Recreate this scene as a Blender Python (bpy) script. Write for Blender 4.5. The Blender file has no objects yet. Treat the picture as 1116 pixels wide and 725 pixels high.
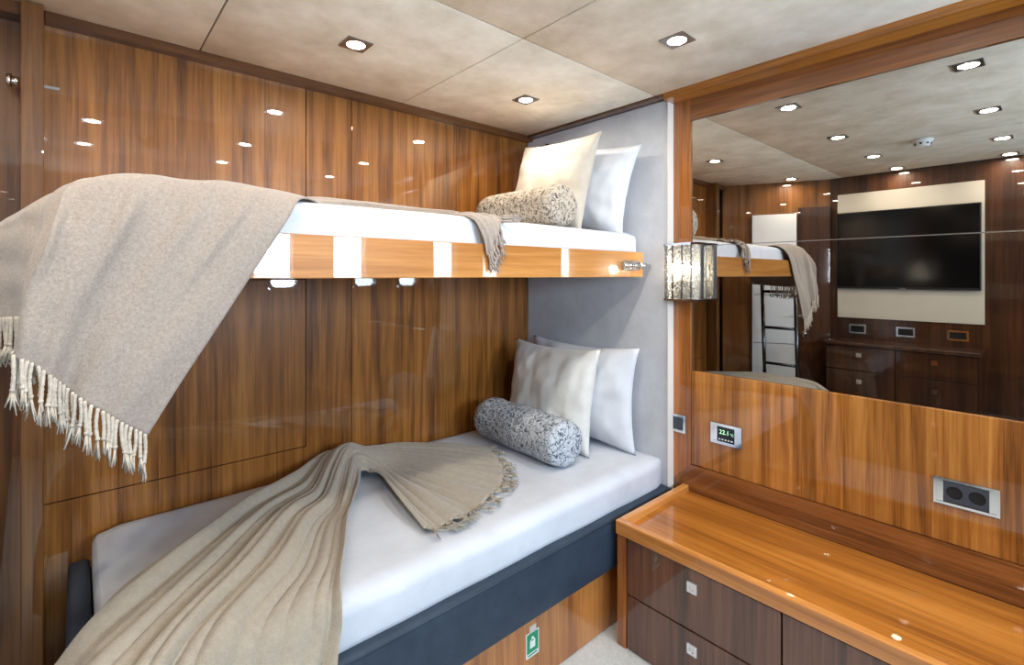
import bpy, bmesh, math, random
import numpy as np
from mathutils import Vector, Matrix, noise

random.seed(7)
S = bpy.context.scene
C = S.collection
EYE = 1.465                      # eye height above the floor; heights below are written from the eye
YAW = math.atan(473 / 534.5)     # view direction between the two walls
FPX = 534.5

# ------------------------------------------------------------------ camera
cam = bpy.data.cameras.new('camera')
cam.sensor_width = 36
cam.lens = FPX / 1116 * 36
cam.shift_y = -62.5 / 1116
cam.clip_start = 0.02
co = bpy.data.objects.new('camera', cam)
co.location = (0, 0, EYE)
co.rotation_euler = (math.pi / 2, 0, -YAW)
C.objects.link(co)
S.camera = co

# ------------------------------------------------------------------ light and exposure
S.view_settings.view_transform = 'Standard'
S.view_settings.look = 'None'
S.view_settings.gamma = 1
S.view_settings.use_curve_mapping = False
S.view_settings.exposure = 0.98
S.cycles.use_denoising = True
S.cycles.sample_clamp_indirect = 5
S.cycles.max_bounces = 12
S.cycles.diffuse_bounces = 6
S.cycles.glossy_bounces = 6
S.cycles.transparent_max_bounces = 12
S.cycles.caustics_reflective = False
S.cycles.caustics_refractive = False
W = bpy.data.worlds.new('sky'); S.world = W
W.use_nodes = True
W.node_tree.nodes['Background'].inputs[0].default_value = (0.72, 0.86, 1.0, 1)
W.node_tree.nodes['Background'].inputs[1].default_value = 3.0
SPOT_W = 2.2
WINDOW_W = 32.0
SCONCE_W = 6.5
DAY = (0.63, 0.81, 1.0)
WARM = (1.0, 0.90, 0.76)

# planes of the room (eye-relative)
Y1 = 2.20      # long wall behind the bunks
X2 = 2.12      # mirror wall
XT = -0.676    # television wall
YB = -1.20     # window wall
ZC = 0.84      # ceiling
ZF = -EYE      # floor
WINDOWS = [(-0.22, 0.09), (0.93, 1.24), (1.51, 1.82)]  # first window is added out of view to brighten the room; others inferred
WZS = [(-0.15, 0.46), (-0.15, 0.46), (-0.15, 0.46)]

for i, ((a, b), WZ) in enumerate(zip(WINDOWS, WZS)):  # first lamp shines through the added fill window
    l = bpy.data.lights.new('window_and_fill_daylight', 'AREA')
    l.shape = 'RECTANGLE'; l.size = b - a + .06; l.size_y = WZ[1] - WZ[0] + .06
    l.energy = WINDOW_W * (b - a) * (WZ[1] - WZ[0]) / .19; l.color = DAY
    o = bpy.data.objects.new('window_and_fill_daylight', l)
    o.location = ((a + b) / 2, YB - 0.16, (WZ[0] + WZ[1]) / 2 + EYE)
    o.rotation_euler = (math.pi / 2, 0, 0)
    C.objects.link(o)

# ------------------------------------------------------------------ materials
def lin(c):
    return tuple(((v / 255) / 12.92 if v / 255 <= .04045 else ((v / 255 + .055) / 1.055) ** 2.4) for v in c) + (1,)

def newmat(name):
    m = bpy.data.materials.new(name); m.use_nodes = True
    nt = m.node_tree
    return m, nt, nt.nodes['Principled BSDF']

def N(nt, t, **kw):
    n = nt.nodes.new(t)
    for k, v in kw.items():
        if k in n.inputs: n.inputs[k].default_value = v
        else: setattr(n, k, v)
    return n

def plain(name, col, rough=.5, metal=0, spec=.5, coat=0, emis=None, es=0):
    m, nt, b = newmat(name)
    b.inputs['Base Color'].default_value = lin(col)
    b.inputs['Roughness'].default_value = rough
    b.inputs['Metallic'].default_value = metal
    b.inputs['Specular IOR Level'].default_value = spec
    b.inputs['Coat Weight'].default_value = coat
    b.inputs['Coat Roughness'].default_value = .03
    if emis:
        b.inputs['Emission Color'].default_value = lin(emis)
        b.inputs['Emission Strength'].default_value = es
    return m

def ramp(nt, stops):
    r = nt.nodes.new('ShaderNodeValToRGB')
    e = r.color_ramp.elements
    while len(e) < len(stops): e.new(.5)
    for q, (p, c) in zip(e, stops):
        q.position = p; q.color = c
    return r

def wood(name, dark, mid, light, grain='z', leaf=.17, leaf_axis='x', scale=1.0, coat=1.0, rough=.4, vary=.28, swirl=0.5, coat_rough=.015):
    """lacquered veneer: stretched noise along the grain, leaves of slightly different tone"""
    m, nt, b = newmat(name)
    L = nt.links
    tc = N(nt, 'ShaderNodeTexCoord')
    sep = N(nt, 'ShaderNodeSeparateXYZ'); L.new(tc.outputs['Object'], sep.inputs[0])
    ax = {'x': 0, 'y': 1, 'z': 2}
    dv = N(nt, 'ShaderNodeMath', operation='DIVIDE'); L.new(sep.outputs[ax[leaf_axis]], dv.inputs[0]); dv.inputs[1].default_value = leaf
    fl = N(nt, 'ShaderNodeMath', operation='FLOOR'); L.new(dv.outputs[0], fl.inputs[0])
    wn = N(nt, 'ShaderNodeTexWhiteNoise', noise_dimensions='1D'); L.new(fl.outputs[0], wn.inputs['W'])
    ofs = N(nt, 'ShaderNodeVectorMath', operation='SCALE'); L.new(wn.outputs['Color'], ofs.inputs[0]); ofs.inputs['Scale'].default_value = 5.0
    add = N(nt, 'ShaderNodeVectorMath', operation='ADD'); L.new(tc.outputs['Object'], add.inputs[0]); L.new(ofs.outputs[0], add.inputs[1])
    def mapped(g, across):
        mp = N(nt, 'ShaderNodeMapping'); L.new(add.outputs[0], mp.inputs[0])
        s = [across] * 3; s[ax[grain]] = g
        mp.inputs['Scale'].default_value = s
        return mp
    n1 = N(nt, 'ShaderNodeTexNoise', Scale=1.0, Detail=5.0, Roughness=.6, Distortion=swirl)
    L.new(mapped(.9 * scale, 16 * scale).outputs[0], n1.inputs['Vector'])
    n2 = N(nt, 'ShaderNodeTexNoise', Scale=1.0, Detail=6.0, Roughness=.7, Distortion=.15)
    L.new(mapped(2.5 * scale, 120 * scale).outputs[0], n2.inputs['Vector'])
    mx = N(nt, 'ShaderNodeMath', operation='MULTIPLY_ADD'); L.new(n2.outputs[0], mx.inputs[0]); mx.inputs[1].default_value = .6
    sub = N(nt, 'ShaderNodeMath', operation='SUBTRACT'); L.new(n1.outputs[0], sub.inputs[0]); sub.inputs[1].default_value = .30
    L.new(sub.outputs[0], mx.inputs[2])
    r = ramp(nt, [(.30, lin(dark)), (.48, lin(mid)), (.68, lin(light))])
    L.new(mx.outputs[0], r.inputs[0])
    val = N(nt, 'ShaderNodeMath', operation='MULTIPLY_ADD'); L.new(wn.outputs['Value'], val.inputs[0]); val.inputs[1].default_value = vary; val.inputs[2].default_value = 1 - vary / 2
    hsv = N(nt, 'ShaderNodeHueSaturation'); L.new(r.outputs[0], hsv.inputs['Color']); L.new(val.outputs[0], hsv.inputs['Value'])
    L.new(hsv.outputs[0], b.inputs['Base Color'])
    b.inputs['Roughness'].default_value = rough
    b.inputs['Specular IOR Level'].default_value = .25
    b.inputs['Coat Weight'].default_value = coat
    b.inputs['Coat Roughness'].default_value = coat_rough
    b.inputs['Coat IOR'].default_value = 1.6
    return m

def fabric(name, c1, c2, scale=40, rough=.9, bump=.3, fine=600, detail=4, sheen=.0, dist=.002, lo=.82):
    m, nt, b = newmat(name)
    L = nt.links
    tc = N(nt, 'ShaderNodeTexCoord')
    n1 = N(nt, 'ShaderNodeTexNoise', Scale=float(scale), Detail=float(detail), Roughness=.65)
    L.new(tc.outputs['Object'], n1.inputs['Vector'])
    n2 = N(nt, 'ShaderNodeTexNoise', Scale=float(fine), Detail=2.0)
    L.new(tc.outputs['Object'], n2.inputs['Vector'])
    r = ramp(nt, [(.32, lin(c1)), (.68, lin(c2))]); L.new(n1.outputs[0], r.inputs[0])
    r2 = ramp(nt, [(.3, (lo, lo, lo, 1)), (.7, (1.03, 1.03, 1.03, 1))]); L.new(n2.outputs[0], r2.inputs[0])
    mu = N(nt, 'ShaderNodeMix', data_type='RGBA', blend_type='MULTIPLY'); mu.inputs[0].default_value = 1
    L.new(r.outputs[0], mu.inputs[6]); L.new(r2.outputs[0], mu.inputs[7])
    L.new(mu.outputs[2], b.inputs['Base Color'])
    bp = N(nt, 'ShaderNodeBump'); bp.inputs['Strength'].default_value = bump; bp.inputs['Distance'].default_value = dist
    L.new(n2.outputs[0], bp.inputs['Height']); L.new(bp.outputs[0], b.inputs['Normal'])
    b.inputs['Roughness'].default_value = rough
    b.inputs['Specular IOR Level'].default_value = .2
    b.inputs['Sheen Weight'].default_value = sheen
    return m

def knit(name, base, dark, scale=70):
    """chunky flecked bolster cover"""
    m, nt, b = newmat(name)
    L = nt.links
    tc = N(nt, 'ShaderNodeTexCoord')
    v = N(nt, 'ShaderNodeTexVoronoi', Scale=float(scale)); L.new(tc.outputs['Object'], v.inputs['Vector'])
    n = N(nt, 'ShaderNodeTexNoise', Scale=float(scale) * .8, Detail=3.0, Roughness=.6, Distortion=2.5); L.new(tc.outputs['Object'], n.inputs['Vector'])
    r = ramp(nt, [(.33, lin(dark)), (.42, lin([(a * .45 + d * .55) for a, d in zip(base, dark)])), (.51, lin(base)), (.8, lin([min(255, a + 14) for a in base]))])
    L.new(n.outputs[0], r.inputs[0])
    L.new(r.outputs[0], b.inputs['Base Color'])
    bp = N(nt, 'ShaderNodeBump'); bp.inputs['Strength'].default_value = .8; bp.inputs['Distance'].default_value = .006
    ad = N(nt, 'ShaderNodeMath', operation='SUBTRACT'); L.new(n.outputs[0], ad.inputs[0]); L.new(v.outputs['Distance'], ad.inputs[1])
    L.new(ad.outputs[0], bp.inputs['Height']); L.new(bp.outputs[0], b.inputs['Normal'])
    b.inputs['Roughness'].default_value = .95
    return m

M = {}
M['wall_wood'] = wood('walnut_veneer', (82, 46, 15), (130, 78, 28), (162, 105, 46), 'z', .118, 'x', 1.0, vary=.18)
M['closet_wood'] = wood('closet_walnut', (80, 48, 20), (114, 72, 33), (136, 90, 46), 'z', .3, 'x', .8, vary=.15)
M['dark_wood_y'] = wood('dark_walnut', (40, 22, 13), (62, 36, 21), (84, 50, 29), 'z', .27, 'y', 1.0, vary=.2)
M['panel_wood'] = wood('honey_walnut_panel', (100, 58, 20), (152, 94, 38), (184, 124, 58), 'z', .085, 'y', 1.1, vary=.34)
M['frame_z'] = wood('frame_wood_upright', (116, 64, 24), (152, 90, 38), (176, 108, 50), 'z', 2, 'y', 1.2, vary=0)
M['frame_y'] = wood('frame_wood_rail', (84, 46, 20), (118, 69, 32), (142, 88, 44), 'y', 5, 'z', .9, vary=0, swirl=1.6)
M['desk_top'] = wood('desk_top_wood', (128, 72, 22), (168, 102, 34), (194, 126, 50), 'y', 3, 'z', .8, vary=0)
M['lip'] = wood('desk_edge_wood', (166, 102, 42), (196, 128, 60), (218, 152, 82), 'y', 3, 'z', 1, vary=0)
M['drawer'] = wood('drawer_walnut', (64, 39, 29), (94, 59, 44), (118, 78, 59), 'z', .8, 'y', 1, vary=.1)
M['bunk_rail'] = wood('bunk_rail_wood', (150, 94, 38), (176, 117, 56), (196, 138, 74), 'x', 4, 'z', .8, vary=0)
M['base_wood'] = wood('bed_base_wood', (132, 76, 30), (170, 104, 48), (196, 128, 66), 'z', .2, 'x', 1, vary=.22)
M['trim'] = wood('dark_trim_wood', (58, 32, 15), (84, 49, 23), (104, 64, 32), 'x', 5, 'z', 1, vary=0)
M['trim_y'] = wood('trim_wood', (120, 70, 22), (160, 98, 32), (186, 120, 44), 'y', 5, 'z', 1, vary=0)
M['gap'] = plain('dark_gap', (22, 13, 9), .7)
M['ceiling'] = fabric('ceiling_suede', (214, 201, 180), (244, 235, 220), 4.5, .85, .06, 24, 7, lo=.975)
M['grey'] = fabric('grey_suede', (184, 187, 194), (200, 203, 209), 7, .8, .05, 90, 6, lo=.975)
M['edge_white'] = plain('white_edge_strip', (230, 226, 218), .4)
M['sheet'] = fabric('white_sheet', (196, 200, 209), (208, 212, 221), 6, .8, .05, 350, 3, lo=.96)
M['pillow_white'] = fabric('white_pillow_cotton', (204, 207, 214), (216, 219, 225), 6, .8, .05, 350, 3, lo=.96)
M['pillow_cream'] = fabric('cream_cushion_silk', (206, 204, 199), (219, 217, 213), 10, .6, .08, 300, 3, .2, lo=.95)
M['cushion_dimmed'] = fabric('cream_cushion_dimmed', (184, 175, 161), (198, 189, 176), 10, .6, .08, 300, 3, .2, lo=.95)  # same cushion fabric, darkened in colour to offset the ceiling light close above
M['throw'] = fabric('beige_throw_weave', (148, 136, 126), (170, 158, 148), 150, .95, .6, 420, 5, .25)
M['throw_linen'] = fabric('taupe_throw_weave', (158, 147, 132), (170, 159, 143), 60, .8, .45, 420, 5, .3)
M['fringe'] = fabric('throw_fringe', (184, 172, 156), (212, 202, 188), 90, .95, .5, 500, 3)
M['leather'] = fabric('slate_leather', (44, 56, 69), (54, 66, 80), 12, .45, .1, 500, 3, lo=.94)
M['dark_leather'] = M['leather']
M['bolster_beige'] = knit('flecked_beige_knit', (184, 173, 158), (78, 68, 61), 44)
M['bolster_grey'] = knit('flecked_blue_grey_knit', (190, 196, 203), (52, 60, 74), 46)
M['carpet'] = fabric('pale_carpet', (196, 200, 200), (216, 219, 218), 60, .95, .5, 300, 4)
M['chrome'] = plain('chrome', (225, 225, 225), .08, 1)
M['satin'] = plain('satin_steel', (150, 150, 152), .3, 1)
M['steel_dark'] = plain('ladder_steel', (96, 98, 102), .22, 1)
M['mirror'] = plain('mirror_glass', (196, 192, 186), .0, 1)
M['black'] = plain('black_plastic', (24, 26, 30), .35)
M['charcoal'] = plain('charcoal_plastic', (58, 64, 74), .4)
M['screen'] = plain('tv_screen', (8, 8, 10), .12)
M['cream'] = plain('cream_panel', (206, 200, 186), .7)
M['white'] = plain('white_paint', (226, 228, 230), .45)
M['green'] = plain('sign_green', (20, 140, 92), .5)
M['display'] = plain('display_black', (16, 26, 26), .2)
M['digits'] = plain('display_digits', (150, 220, 170), .5, emis=(190, 240, 190), es=.6)
M['lamp'] = plain('lamp_glow', (255, 250, 240), .5, emis=(255, 243, 222), es=14)
M['bulb'] = plain('bulb_glow', (255, 250, 240), .5, emis=(255, 238, 205), es=40)

def crystal():
    m, nt, b = newmat('crystal_glass')
    L = nt.links
    tc = N(nt, 'ShaderNodeTexCoord')
    n = N(nt, 'ShaderNodeTexNoise', Scale=55.0, Detail=2.0, Distortion=3.0); L.new(tc.outputs['Object'], n.inputs['Vector'])
    r = ramp(nt, [(.45, (0, 0, 0, 1)), (.53, (1, 1, 1, 1))]); L.new(n.outputs[0], r.inputs[0])
    t = N(nt, 'ShaderNodeBsdfTransparent')
    tl = N(nt, 'ShaderNodeBsdfTranslucent'); tl.inputs[0].default_value = (.8, .8, .76, 1)
    m1 = N(nt, 'ShaderNodeMixShader'); m1.inputs[0].default_value = .16; L.new(t.outputs[0], m1.inputs[1]); L.new(tl.outputs[0], m1.inputs[2])
    d = N(nt, 'ShaderNodeBsdfDiffuse'); d.inputs[0].default_value = (.16, .16, .14, 1)
    m3 = N(nt, 'ShaderNodeMixShader'); L.new(r.outputs[0], m3.inputs[0]); L.new(d.outputs[0], m3.inputs[1]); L.new(m1.outputs[0], m3.inputs[2])
    g = N(nt, 'ShaderNodeBsdfGlossy'); g.inputs['Roughness'].default_value = .08
    bp = N(nt, 'ShaderNodeBump'); bp.inputs['Strength'].default_value = 1; bp.inputs['Distance'].default_value = .01
    L.new(n.outputs[0], bp.inputs['Height']); L.new(bp.outputs[0], g.inputs['Normal'])
    m2 = N(nt, 'ShaderNodeMixShader'); m2.inputs[0].default_value = .15; L.new(m3.outputs[0], m2.inputs[1]); L.new(g.outputs[0], m2.inputs[2])
    L.new(m2.outputs[0], nt.nodes['Material Output'].inputs['Surface'])
    return m
M['crystal'] = crystal()

def pane_mat():
    m, nt, b = newmat('window_glass')
    L = nt.links
    t = N(nt, 'ShaderNodeBsdfTransparent'); g = N(nt, 'ShaderNodeBsdfGlossy'); g.inputs['Roughness'].default_value = 0
    mm = N(nt, 'ShaderNodeMixShader'); mm.inputs[0].default_value = .06
    L.new(t.outputs[0], mm.inputs[1]); L.new(g.outputs[0], mm.inputs[2]); L.new(mm.outputs[0], nt.nodes['Material Output'].inputs['Surface'])
    return m
M['pane'] = pane_mat()

# ------------------------------------------------------------------ builders
ORG = {}          # object -> world origin of the thing it belongs to (eye-relative)

def thing(name, label, cat, loc, group=None):
    o = bpy.data.objects.new(name, None); C.objects.link(o)
    o.empty_display_size = .05
    o.location = (loc[0], loc[1], loc[2] + EYE)
    o['label'] = label; o['category'] = cat
    if group: o['group'] = group
    ORG[o.name] = Vector(loc)
    return o

def obj(name, bm, mat, parent=None, smooth=False, label=None):
    """link a bmesh written in eye-relative room coordinates as ONE object"""
    bm.normal_update()
    if parent is not None:
        org = ORG[parent.name]
    else:
        xs = [v.co.x for v in bm.verts]; ys = [v.co.y for v in bm.verts]; zs = [v.co.z for v in bm.verts]
        org = Vector(((min(xs) + max(xs)) / 2, (min(ys) + max(ys)) / 2, min(zs)))
    for v in bm.verts: v.co -= org
    me = bpy.data.meshes.new(name); bm.to_mesh(me); bm.free()
    me.materials.append(mat if not isinstance(mat, str) else M[mat])
    o = bpy.data.objects.new(name, me); C.objects.link(o)
    if parent is None: o.location = (org.x, org.y, org.z + EYE)
    else: o.parent = parent
    if smooth:
        for p in me.polygons: p.use_smooth = True
    if label: o['label'] = label
    ORG[o.name] = org
    return o

def single(name, bm, mat, label, cat, group=None, smooth=False):
    o = obj(name, bm, mat, None, smooth); o['label'] = label; o['category'] = cat
    if group: o['group'] = group
    return o

def struct(name, bm, mat, parent=None, smooth=False):
    o = obj(name, bm, mat, parent, smooth)
    if parent is None: o['kind'] = 'structure'
    return o

def dup(root, loc, label):
    """copy of a thing with its parts and sub-parts"""
    r = root.copy(); C.objects.link(r); r.location = (loc[0], loc[1], loc[2] + EYE); r['label'] = label
    for ch in list(root.children):
        c = ch.copy(); C.objects.link(c); c.parent = r
        for g in list(ch.children):
            d = g.copy(); C.objects.link(d); d.parent = c
    return r

def B(): return bmesh.new()

def box(bm, x0, x1, y0, y1, z0, z1, bev=0, seg=2):
    r = bmesh.ops.create_cube(bm, size=1)
    vs = r['verts']
    for v in vs:
        v.co.x = x0 + (v.co.x + .5) * (x1 - x0); v.co.y = y0 + (v.co.y + .5) * (y1 - y0); v.co.z = z0 + (v.co.z + .5) * (z1 - z0)
    if bev:
        es = list({e for v in vs for e in v.link_edges})
        bmesh.ops.bevel(bm, geom=es, offset=bev, segments=seg, affect='EDGES', profile=.5)
    return bm

def bx(*a, **k): return box(B(), *a, **k)

def prism(bm, pts, d):
    """pts: list of 3-D points of a planar outline, extruded by vector d"""
    a = [bm.verts.new(p) for p in pts]; d = Vector(d)
    b = [bm.verts.new(Vector(p) + d) for p in pts]
    bm.faces.new(a); bm.faces.new(list(reversed(b)))
    n = len(pts)
    for i in range(n): bm.faces.new((a[i], b[i], b[(i + 1) % n], a[(i + 1) % n]))
    bmesh.ops.recalc_face_normals(bm, faces=bm.faces)
    return bm

def cyl(bm, p0, p1, r, n=20, r2=None):
    p0 = Vector(p0); p1 = Vector(p1); d = p1 - p0
    q = d.to_track_quat('Z', 'Y').to_matrix().to_4x4()
    bmesh.ops.create_cone(bm, cap_ends=True, segments=n, radius1=r, radius2=r if r2 is None else r2, depth=d.length,
                          matrix=Matrix.Translation((p0 + p1) / 2) @ q)
    return bm

def tube(bm, pts, rad, n=8, caps=True):
    """sweep a circle (radius per point) along points"""
    rings = []
    m = len(pts)
    for i, p in enumerate(pts):
        p = Vector(p)
        t = (Vector(pts[min(i + 1, m - 1)]) - Vector(pts[max(i - 1, 0)])).normalized()
        up = Vector((0, 0, 1)) if abs(t.z) < .9 else Vector((1, 0, 0))
        a = t.cross(up).normalized(); b = t.cross(a).normalized()
        r = rad[i] if hasattr(rad, '__len__') else rad
        rings.append([bm.verts.new(p + (a * math.cos(2 * math.pi * k / n) + b * math.sin(2 * math.pi * k / n)) * r) for k in range(n)])
    for i in range(m - 1):
        for k in range(n):
            bm.faces.new((rings[i][k], rings[i][(k + 1) % n], rings[i + 1][(k + 1) % n], rings[i + 1][k]))
    if caps:
        bm.faces.new(list(reversed(rings[0]))); bm.faces.new(rings[-1])
    return bm

def frame_yz(bm, x0, x1, yo0, yo1, zo0, zo1, yi0, yi1, zi0, zi1):
    """rectangular ring in a plane facing x"""
    box(bm, x0, x1, yo0, yo1, zo0, zi0); box(bm, x0, x1, yo0, yo1, zi1, zo1)
    box(bm, x0, x1, yo0, yi0, zi0, zi1); box(bm, x0, x1, yi1, yo1, zi0, zi1)
    return bm

def rounded(x0, x1, z0, z1, r, n=6):
    pts = []
    for cx, cz, a0 in ((x1 - r, z1 - r, 0), (x0 + r, z1 - r, 90), (x0 + r, z0 + r, 180), (x1 - r, z0 + r, 270)):
        for k in range(n + 1):
            a = math.radians(a0 + 90 * k / n); pts.append((cx + r * math.cos(a), cz + r * math.sin(a)))
    return pts

def text_mesh(body, size, mat, name, parent, mtx):
    cu = bpy.data.curves.new(name, 'FONT'); cu.body = body; cu.size = size; cu.extrude = .0003; cu.align_x = 'CENTER'; cu.align_y = 'CENTER'
    t = bpy.data.objects.new('tmp_text', cu); C.objects.link(t)
    dg = bpy.context.evaluated_depsgraph_get()
    me = bpy.data.meshes.new_from_object(t.evaluated_get(dg))
    bpy.data.objects.remove(t)
    bm = B(); bm.from_mesh(me); bpy.data.meshes.remove(me)
    bm.transform(mtx)
    return obj(name, bm, mat, parent)

# sight lines used to lay out the cloth outlines in room space
FW = Vector((math.sin(YAW), math.cos(YAW), 0)); RT = Vector((math.cos(YAW), -math.sin(YAW), 0))
def PY(u, v, y):
    d = FW + RT * ((u - 558) / FPX) + Vector((0, 0, (300 - v) / FPX)); return d * (y / d.y)
def PZ(u, v, z):
    d = FW + RT * ((u - 558) / FPX) + Vector((0, 0, (300 - v) / FPX)); return d * (z / d.z)

# ------------------------------------------------------------------ setting: shell
struct('floor', bx(XT - .1, X2 + .1, YB - .1, Y1 + .1, ZF - .08, ZF), 'carpet')

# ceiling boards with hairline joints over a dark backing
ceil = struct('ceiling', bx(XT - .1, X2 + .1, YB - .1, Y1 + .1, ZC + .012, ZC + .09), 'gap')
cx_ = [XT, .342, 1.186, 2.03]; cy_ = [YB, .0, 1.28, 2.152]
for i in range(3):
    for j in range(3):
        g = .0022
        struct('ceiling_panel', bx(cx_[i] + g, cx_[i + 1] - g, cy_[j] + g, cy_[j + 1] - g, ZC, ZC + .012, bev=.003), 'ceiling', ceil, True)

# long wall behind the bunks: backing and veneered panels with hairline seams
wl = struct('wall_left', bx(-.36, X2 + .1, Y1 + .012, Y1 + .1, ZF, ZC + .012), 'gap')
g = .0018
SEAM = -.747
def wp(x0, x1, z0, z1, m='wall_wood'):
    struct('wall_panel', bx(x0 + g, x1 - g, Y1, Y1 + .012, z0 + g, z1 - g, bev=.0012), m, wl)
wp(-.084, .745, -.018, ZC); wp(-.084, .745, SEAM, -.018); wp(.951, X2, ZF, ZC)
struct('wall_panel', prism(B(), [(-.084 + g, Y1, ZF), (.951 - g, Y1, ZF), (.951 - g, Y1, ZC), (.745 + g, Y1, ZC), (.745 + g, Y1, SEAM - g), (-.084 + g, Y1, SEAM - g)], (0, .012, 0)), 'wall_wood', wl)
wp(-.36, -.084, ZF, ZC, 'closet_wood')

# pilaster at the foot of the bunks and trims under the ceiling
struct('trim_1', bx(-.131, -.079, 2.10, 2.199, ZF, ZC - .001, bev=.004), 'closet_wood')
struct('trim_2', bx(-.078, 2.074, 2.152, Y1 - .001, .812, ZC + .011), 'trim')
struct('trim_3', bx(2.03, X2 - .001, YB, 1.236, .812, ZC + .011), 'trim_y')
struct('trim_4', bx(2.03, X2 - .03, 1.2365, 2.151, .828, ZC + .011), 'trim')
struct('trim_5', bx(-.36, -.132, 2.13, 2.199, .80, ZC + .011), 'trim')

# mirror wall: backing, flat frame round mirror and panel
wr = struct('wall_right', bx(X2 + .022, X2 + .1, YB, Y1 + .1, ZF, ZC + .012), 'gap')
struct('wall_panel', prism(B(), [(X2, 1.1512, ZC), (X2, 1.40, ZC), (X2, 1.40, -.9965), (X2, 1.2722, -.9965), (X2, 1.1512, -.8765)], (.022, 0, 0)), 'frame_z', wr)
struct('wall_panel', bx(X2, X2 + .022, YB, 1.151, .716, ZC, bev=.0012), 'frame_y', wr)
struct('wall_panel', prism(B(), [(X2, YB, -.9965), (X2, 1.2708, -.9965), (X2, 1.1495, -.876), (X2, YB, -.876)], (.022, 0, 0)), 'frame_y', wr)
struct('wall_panel', bx(X2, X2 + .022, YB, 2.2, ZF, -.998), 'dark_wood_y', wr)
# lower honey-coloured panel with a small bevel inside the frame
pn = B(); box(pn, X2 + .006, X2 + .022, YB, 1.150, -.875, -.441, bev=.004)
struct('wall_panel', pn, 'panel_wood', wr)

# television wall, corner wall, window wall
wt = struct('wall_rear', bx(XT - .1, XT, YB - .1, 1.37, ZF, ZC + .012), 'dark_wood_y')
D0 = Vector((-.335, 2.10, 0)); D1 = Vector((XT, 1.37, 0)); DD = (D1 - D0); DL = DD.length; DN = DD.normalized(); DO = Vector((-DN.y, DN.x, 0))
if DO.x < 0: DO = -DO                      # into the room
DO = Vector((abs(DN.y), -abs(DN.x), 0))
def diag(t0, t1, z0, z1, o0, o1):
    """box on the slanted corner wall: t along it in metres, o out of it"""
    a = D0 + DN * t0; b = D0 + DN * t1
    return prism(B(), [a + DO * o0 + Vector((0, 0, z0)), b + DO * o0 + Vector((0, 0, z0)), b + DO * o1 + Vector((0, 0, z0)), a + DO * o1 + Vector((0, 0, z0))], (0, 0, z1 - z0))
struct('wall_corner', diag(-.06, DL + .06, ZF, ZC + .012, -.1, 0), 'closet_wood')
struct('wall_closet', bx(-.46, -.36, 2.08, Y1 + .1, ZF, ZC + .012), 'closet_wood')
d1 = struct('door_1', diag(.19, .545, ZF + .01, .55, .001, .03), 'white')
for z in (-.18, -.62, -1.05):
    struct('door_groove', diag(.20, .535, z, z + .006, .03, .0306), 'satin', d1)
d2 = struct('door_2', diag(.555, .80, ZF + .01, .60, .001, .03), 'dark_wood_y')
lv = B()
p = D0 + DN * .60 + DO * .03
cyl(lv, p + Vector((0, 0, -.36)), p + DO * .05 + Vector((0, 0, -.36)), .01)
cyl(lv, p + DO * .045 - DN * .07 + Vector((0, 0, -.36)), p + DO * .045 + DN * .05 + Vector((0, 0, -.36)), .009)
cyl(lv, p + Vector((0, 0, -.36)), p + DO * .008 + Vector((0, 0, -.36)), .026)
cyl(lv, p + Vector((0, 0, -.52)), p + DO * .012 + Vector((0, 0, -.52)), .024)
cyl(lv, p + Vector((0, 0, -.52)), p + DO * .045 + Vector((0, 0, -.52)), .008)
struct('door_handle', lv, 'chrome', d2, True)

# window wall with two inferred round-cornered openings and one added for light
def window_wall():
    bm = B()
    xs = [XT - .1] + [v for w in WINDOWS for v in w] + [X2 + .1]
    for i in range(7):
        if i % 2:
            WZ = WZS[i // 2]
            box(bm, xs[i], xs[i + 1], YB - .1, YB, ZF, WZ[0]); box(bm, xs[i], xs[i + 1], YB - .1, YB, WZ[1], ZC + .012)
        else: box(bm, xs[i], xs[i + 1], YB - .1, YB, ZF, ZC + .012)
    return bm
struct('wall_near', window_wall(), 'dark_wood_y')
for i, ((a, b), WZ) in enumerate(zip(WINDOWS, WZS)):
    w = B()
    out = [(a - .012, WZ[0] - .012), (b + .012, WZ[0] - .012), (b + .012, WZ[1] + .012), (a - .012, WZ[1] + .012)]
    inn = rounded(a + .02, b - .02, WZ[0] + .02, WZ[1] - .02, .06)
    oo = rounded(a - .012, b + .012, WZ[0] - .012, WZ[1] + .012, .07)
    n = len(inn)
    rows = []
    for pts, y in ((oo, YB + .0), (oo, YB + .018), (inn, YB + .018), (inn, YB - .08)):
        rows.append([w.verts.new((px, y, pz)) for px, pz in pts])
    for r0, r1 in zip(rows, rows[1:]):
        for k in range(n): w.faces.new((r0[k], r0[(k + 1) % n], r1[(k + 1) % n], r1[k]))
    bmesh.ops.recalc_face_normals(w, faces=w.faces)
    wo = struct('window_%d' % (i + 1), w, 'gap')  # the first of these is the added fill window
    gl = B(); prism(gl, [(px, YB - .062, pz) for px, pz in inn], (0, -.004, 0))
    struct('window_pane', gl, 'pane', wo)

# ------------------------------------------------------------------ grey headboard panel
hb = thing('headboard_panel', 'tall pale grey suede panel standing behind both stacks of pillows', 'headboard', (2.097, 1.72, ZF))
obj('panel', bx(2.075, 2.119, 1.2405, 2.198, ZF + .001, .8275, bev=.004), 'grey', hb)
obj('edge_strip', bx(2.071, 2.119, 1.2365, 1.2403, ZF + .001, ZC - .001), 'edge_white', hb, label='thin white edge strip')

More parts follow.
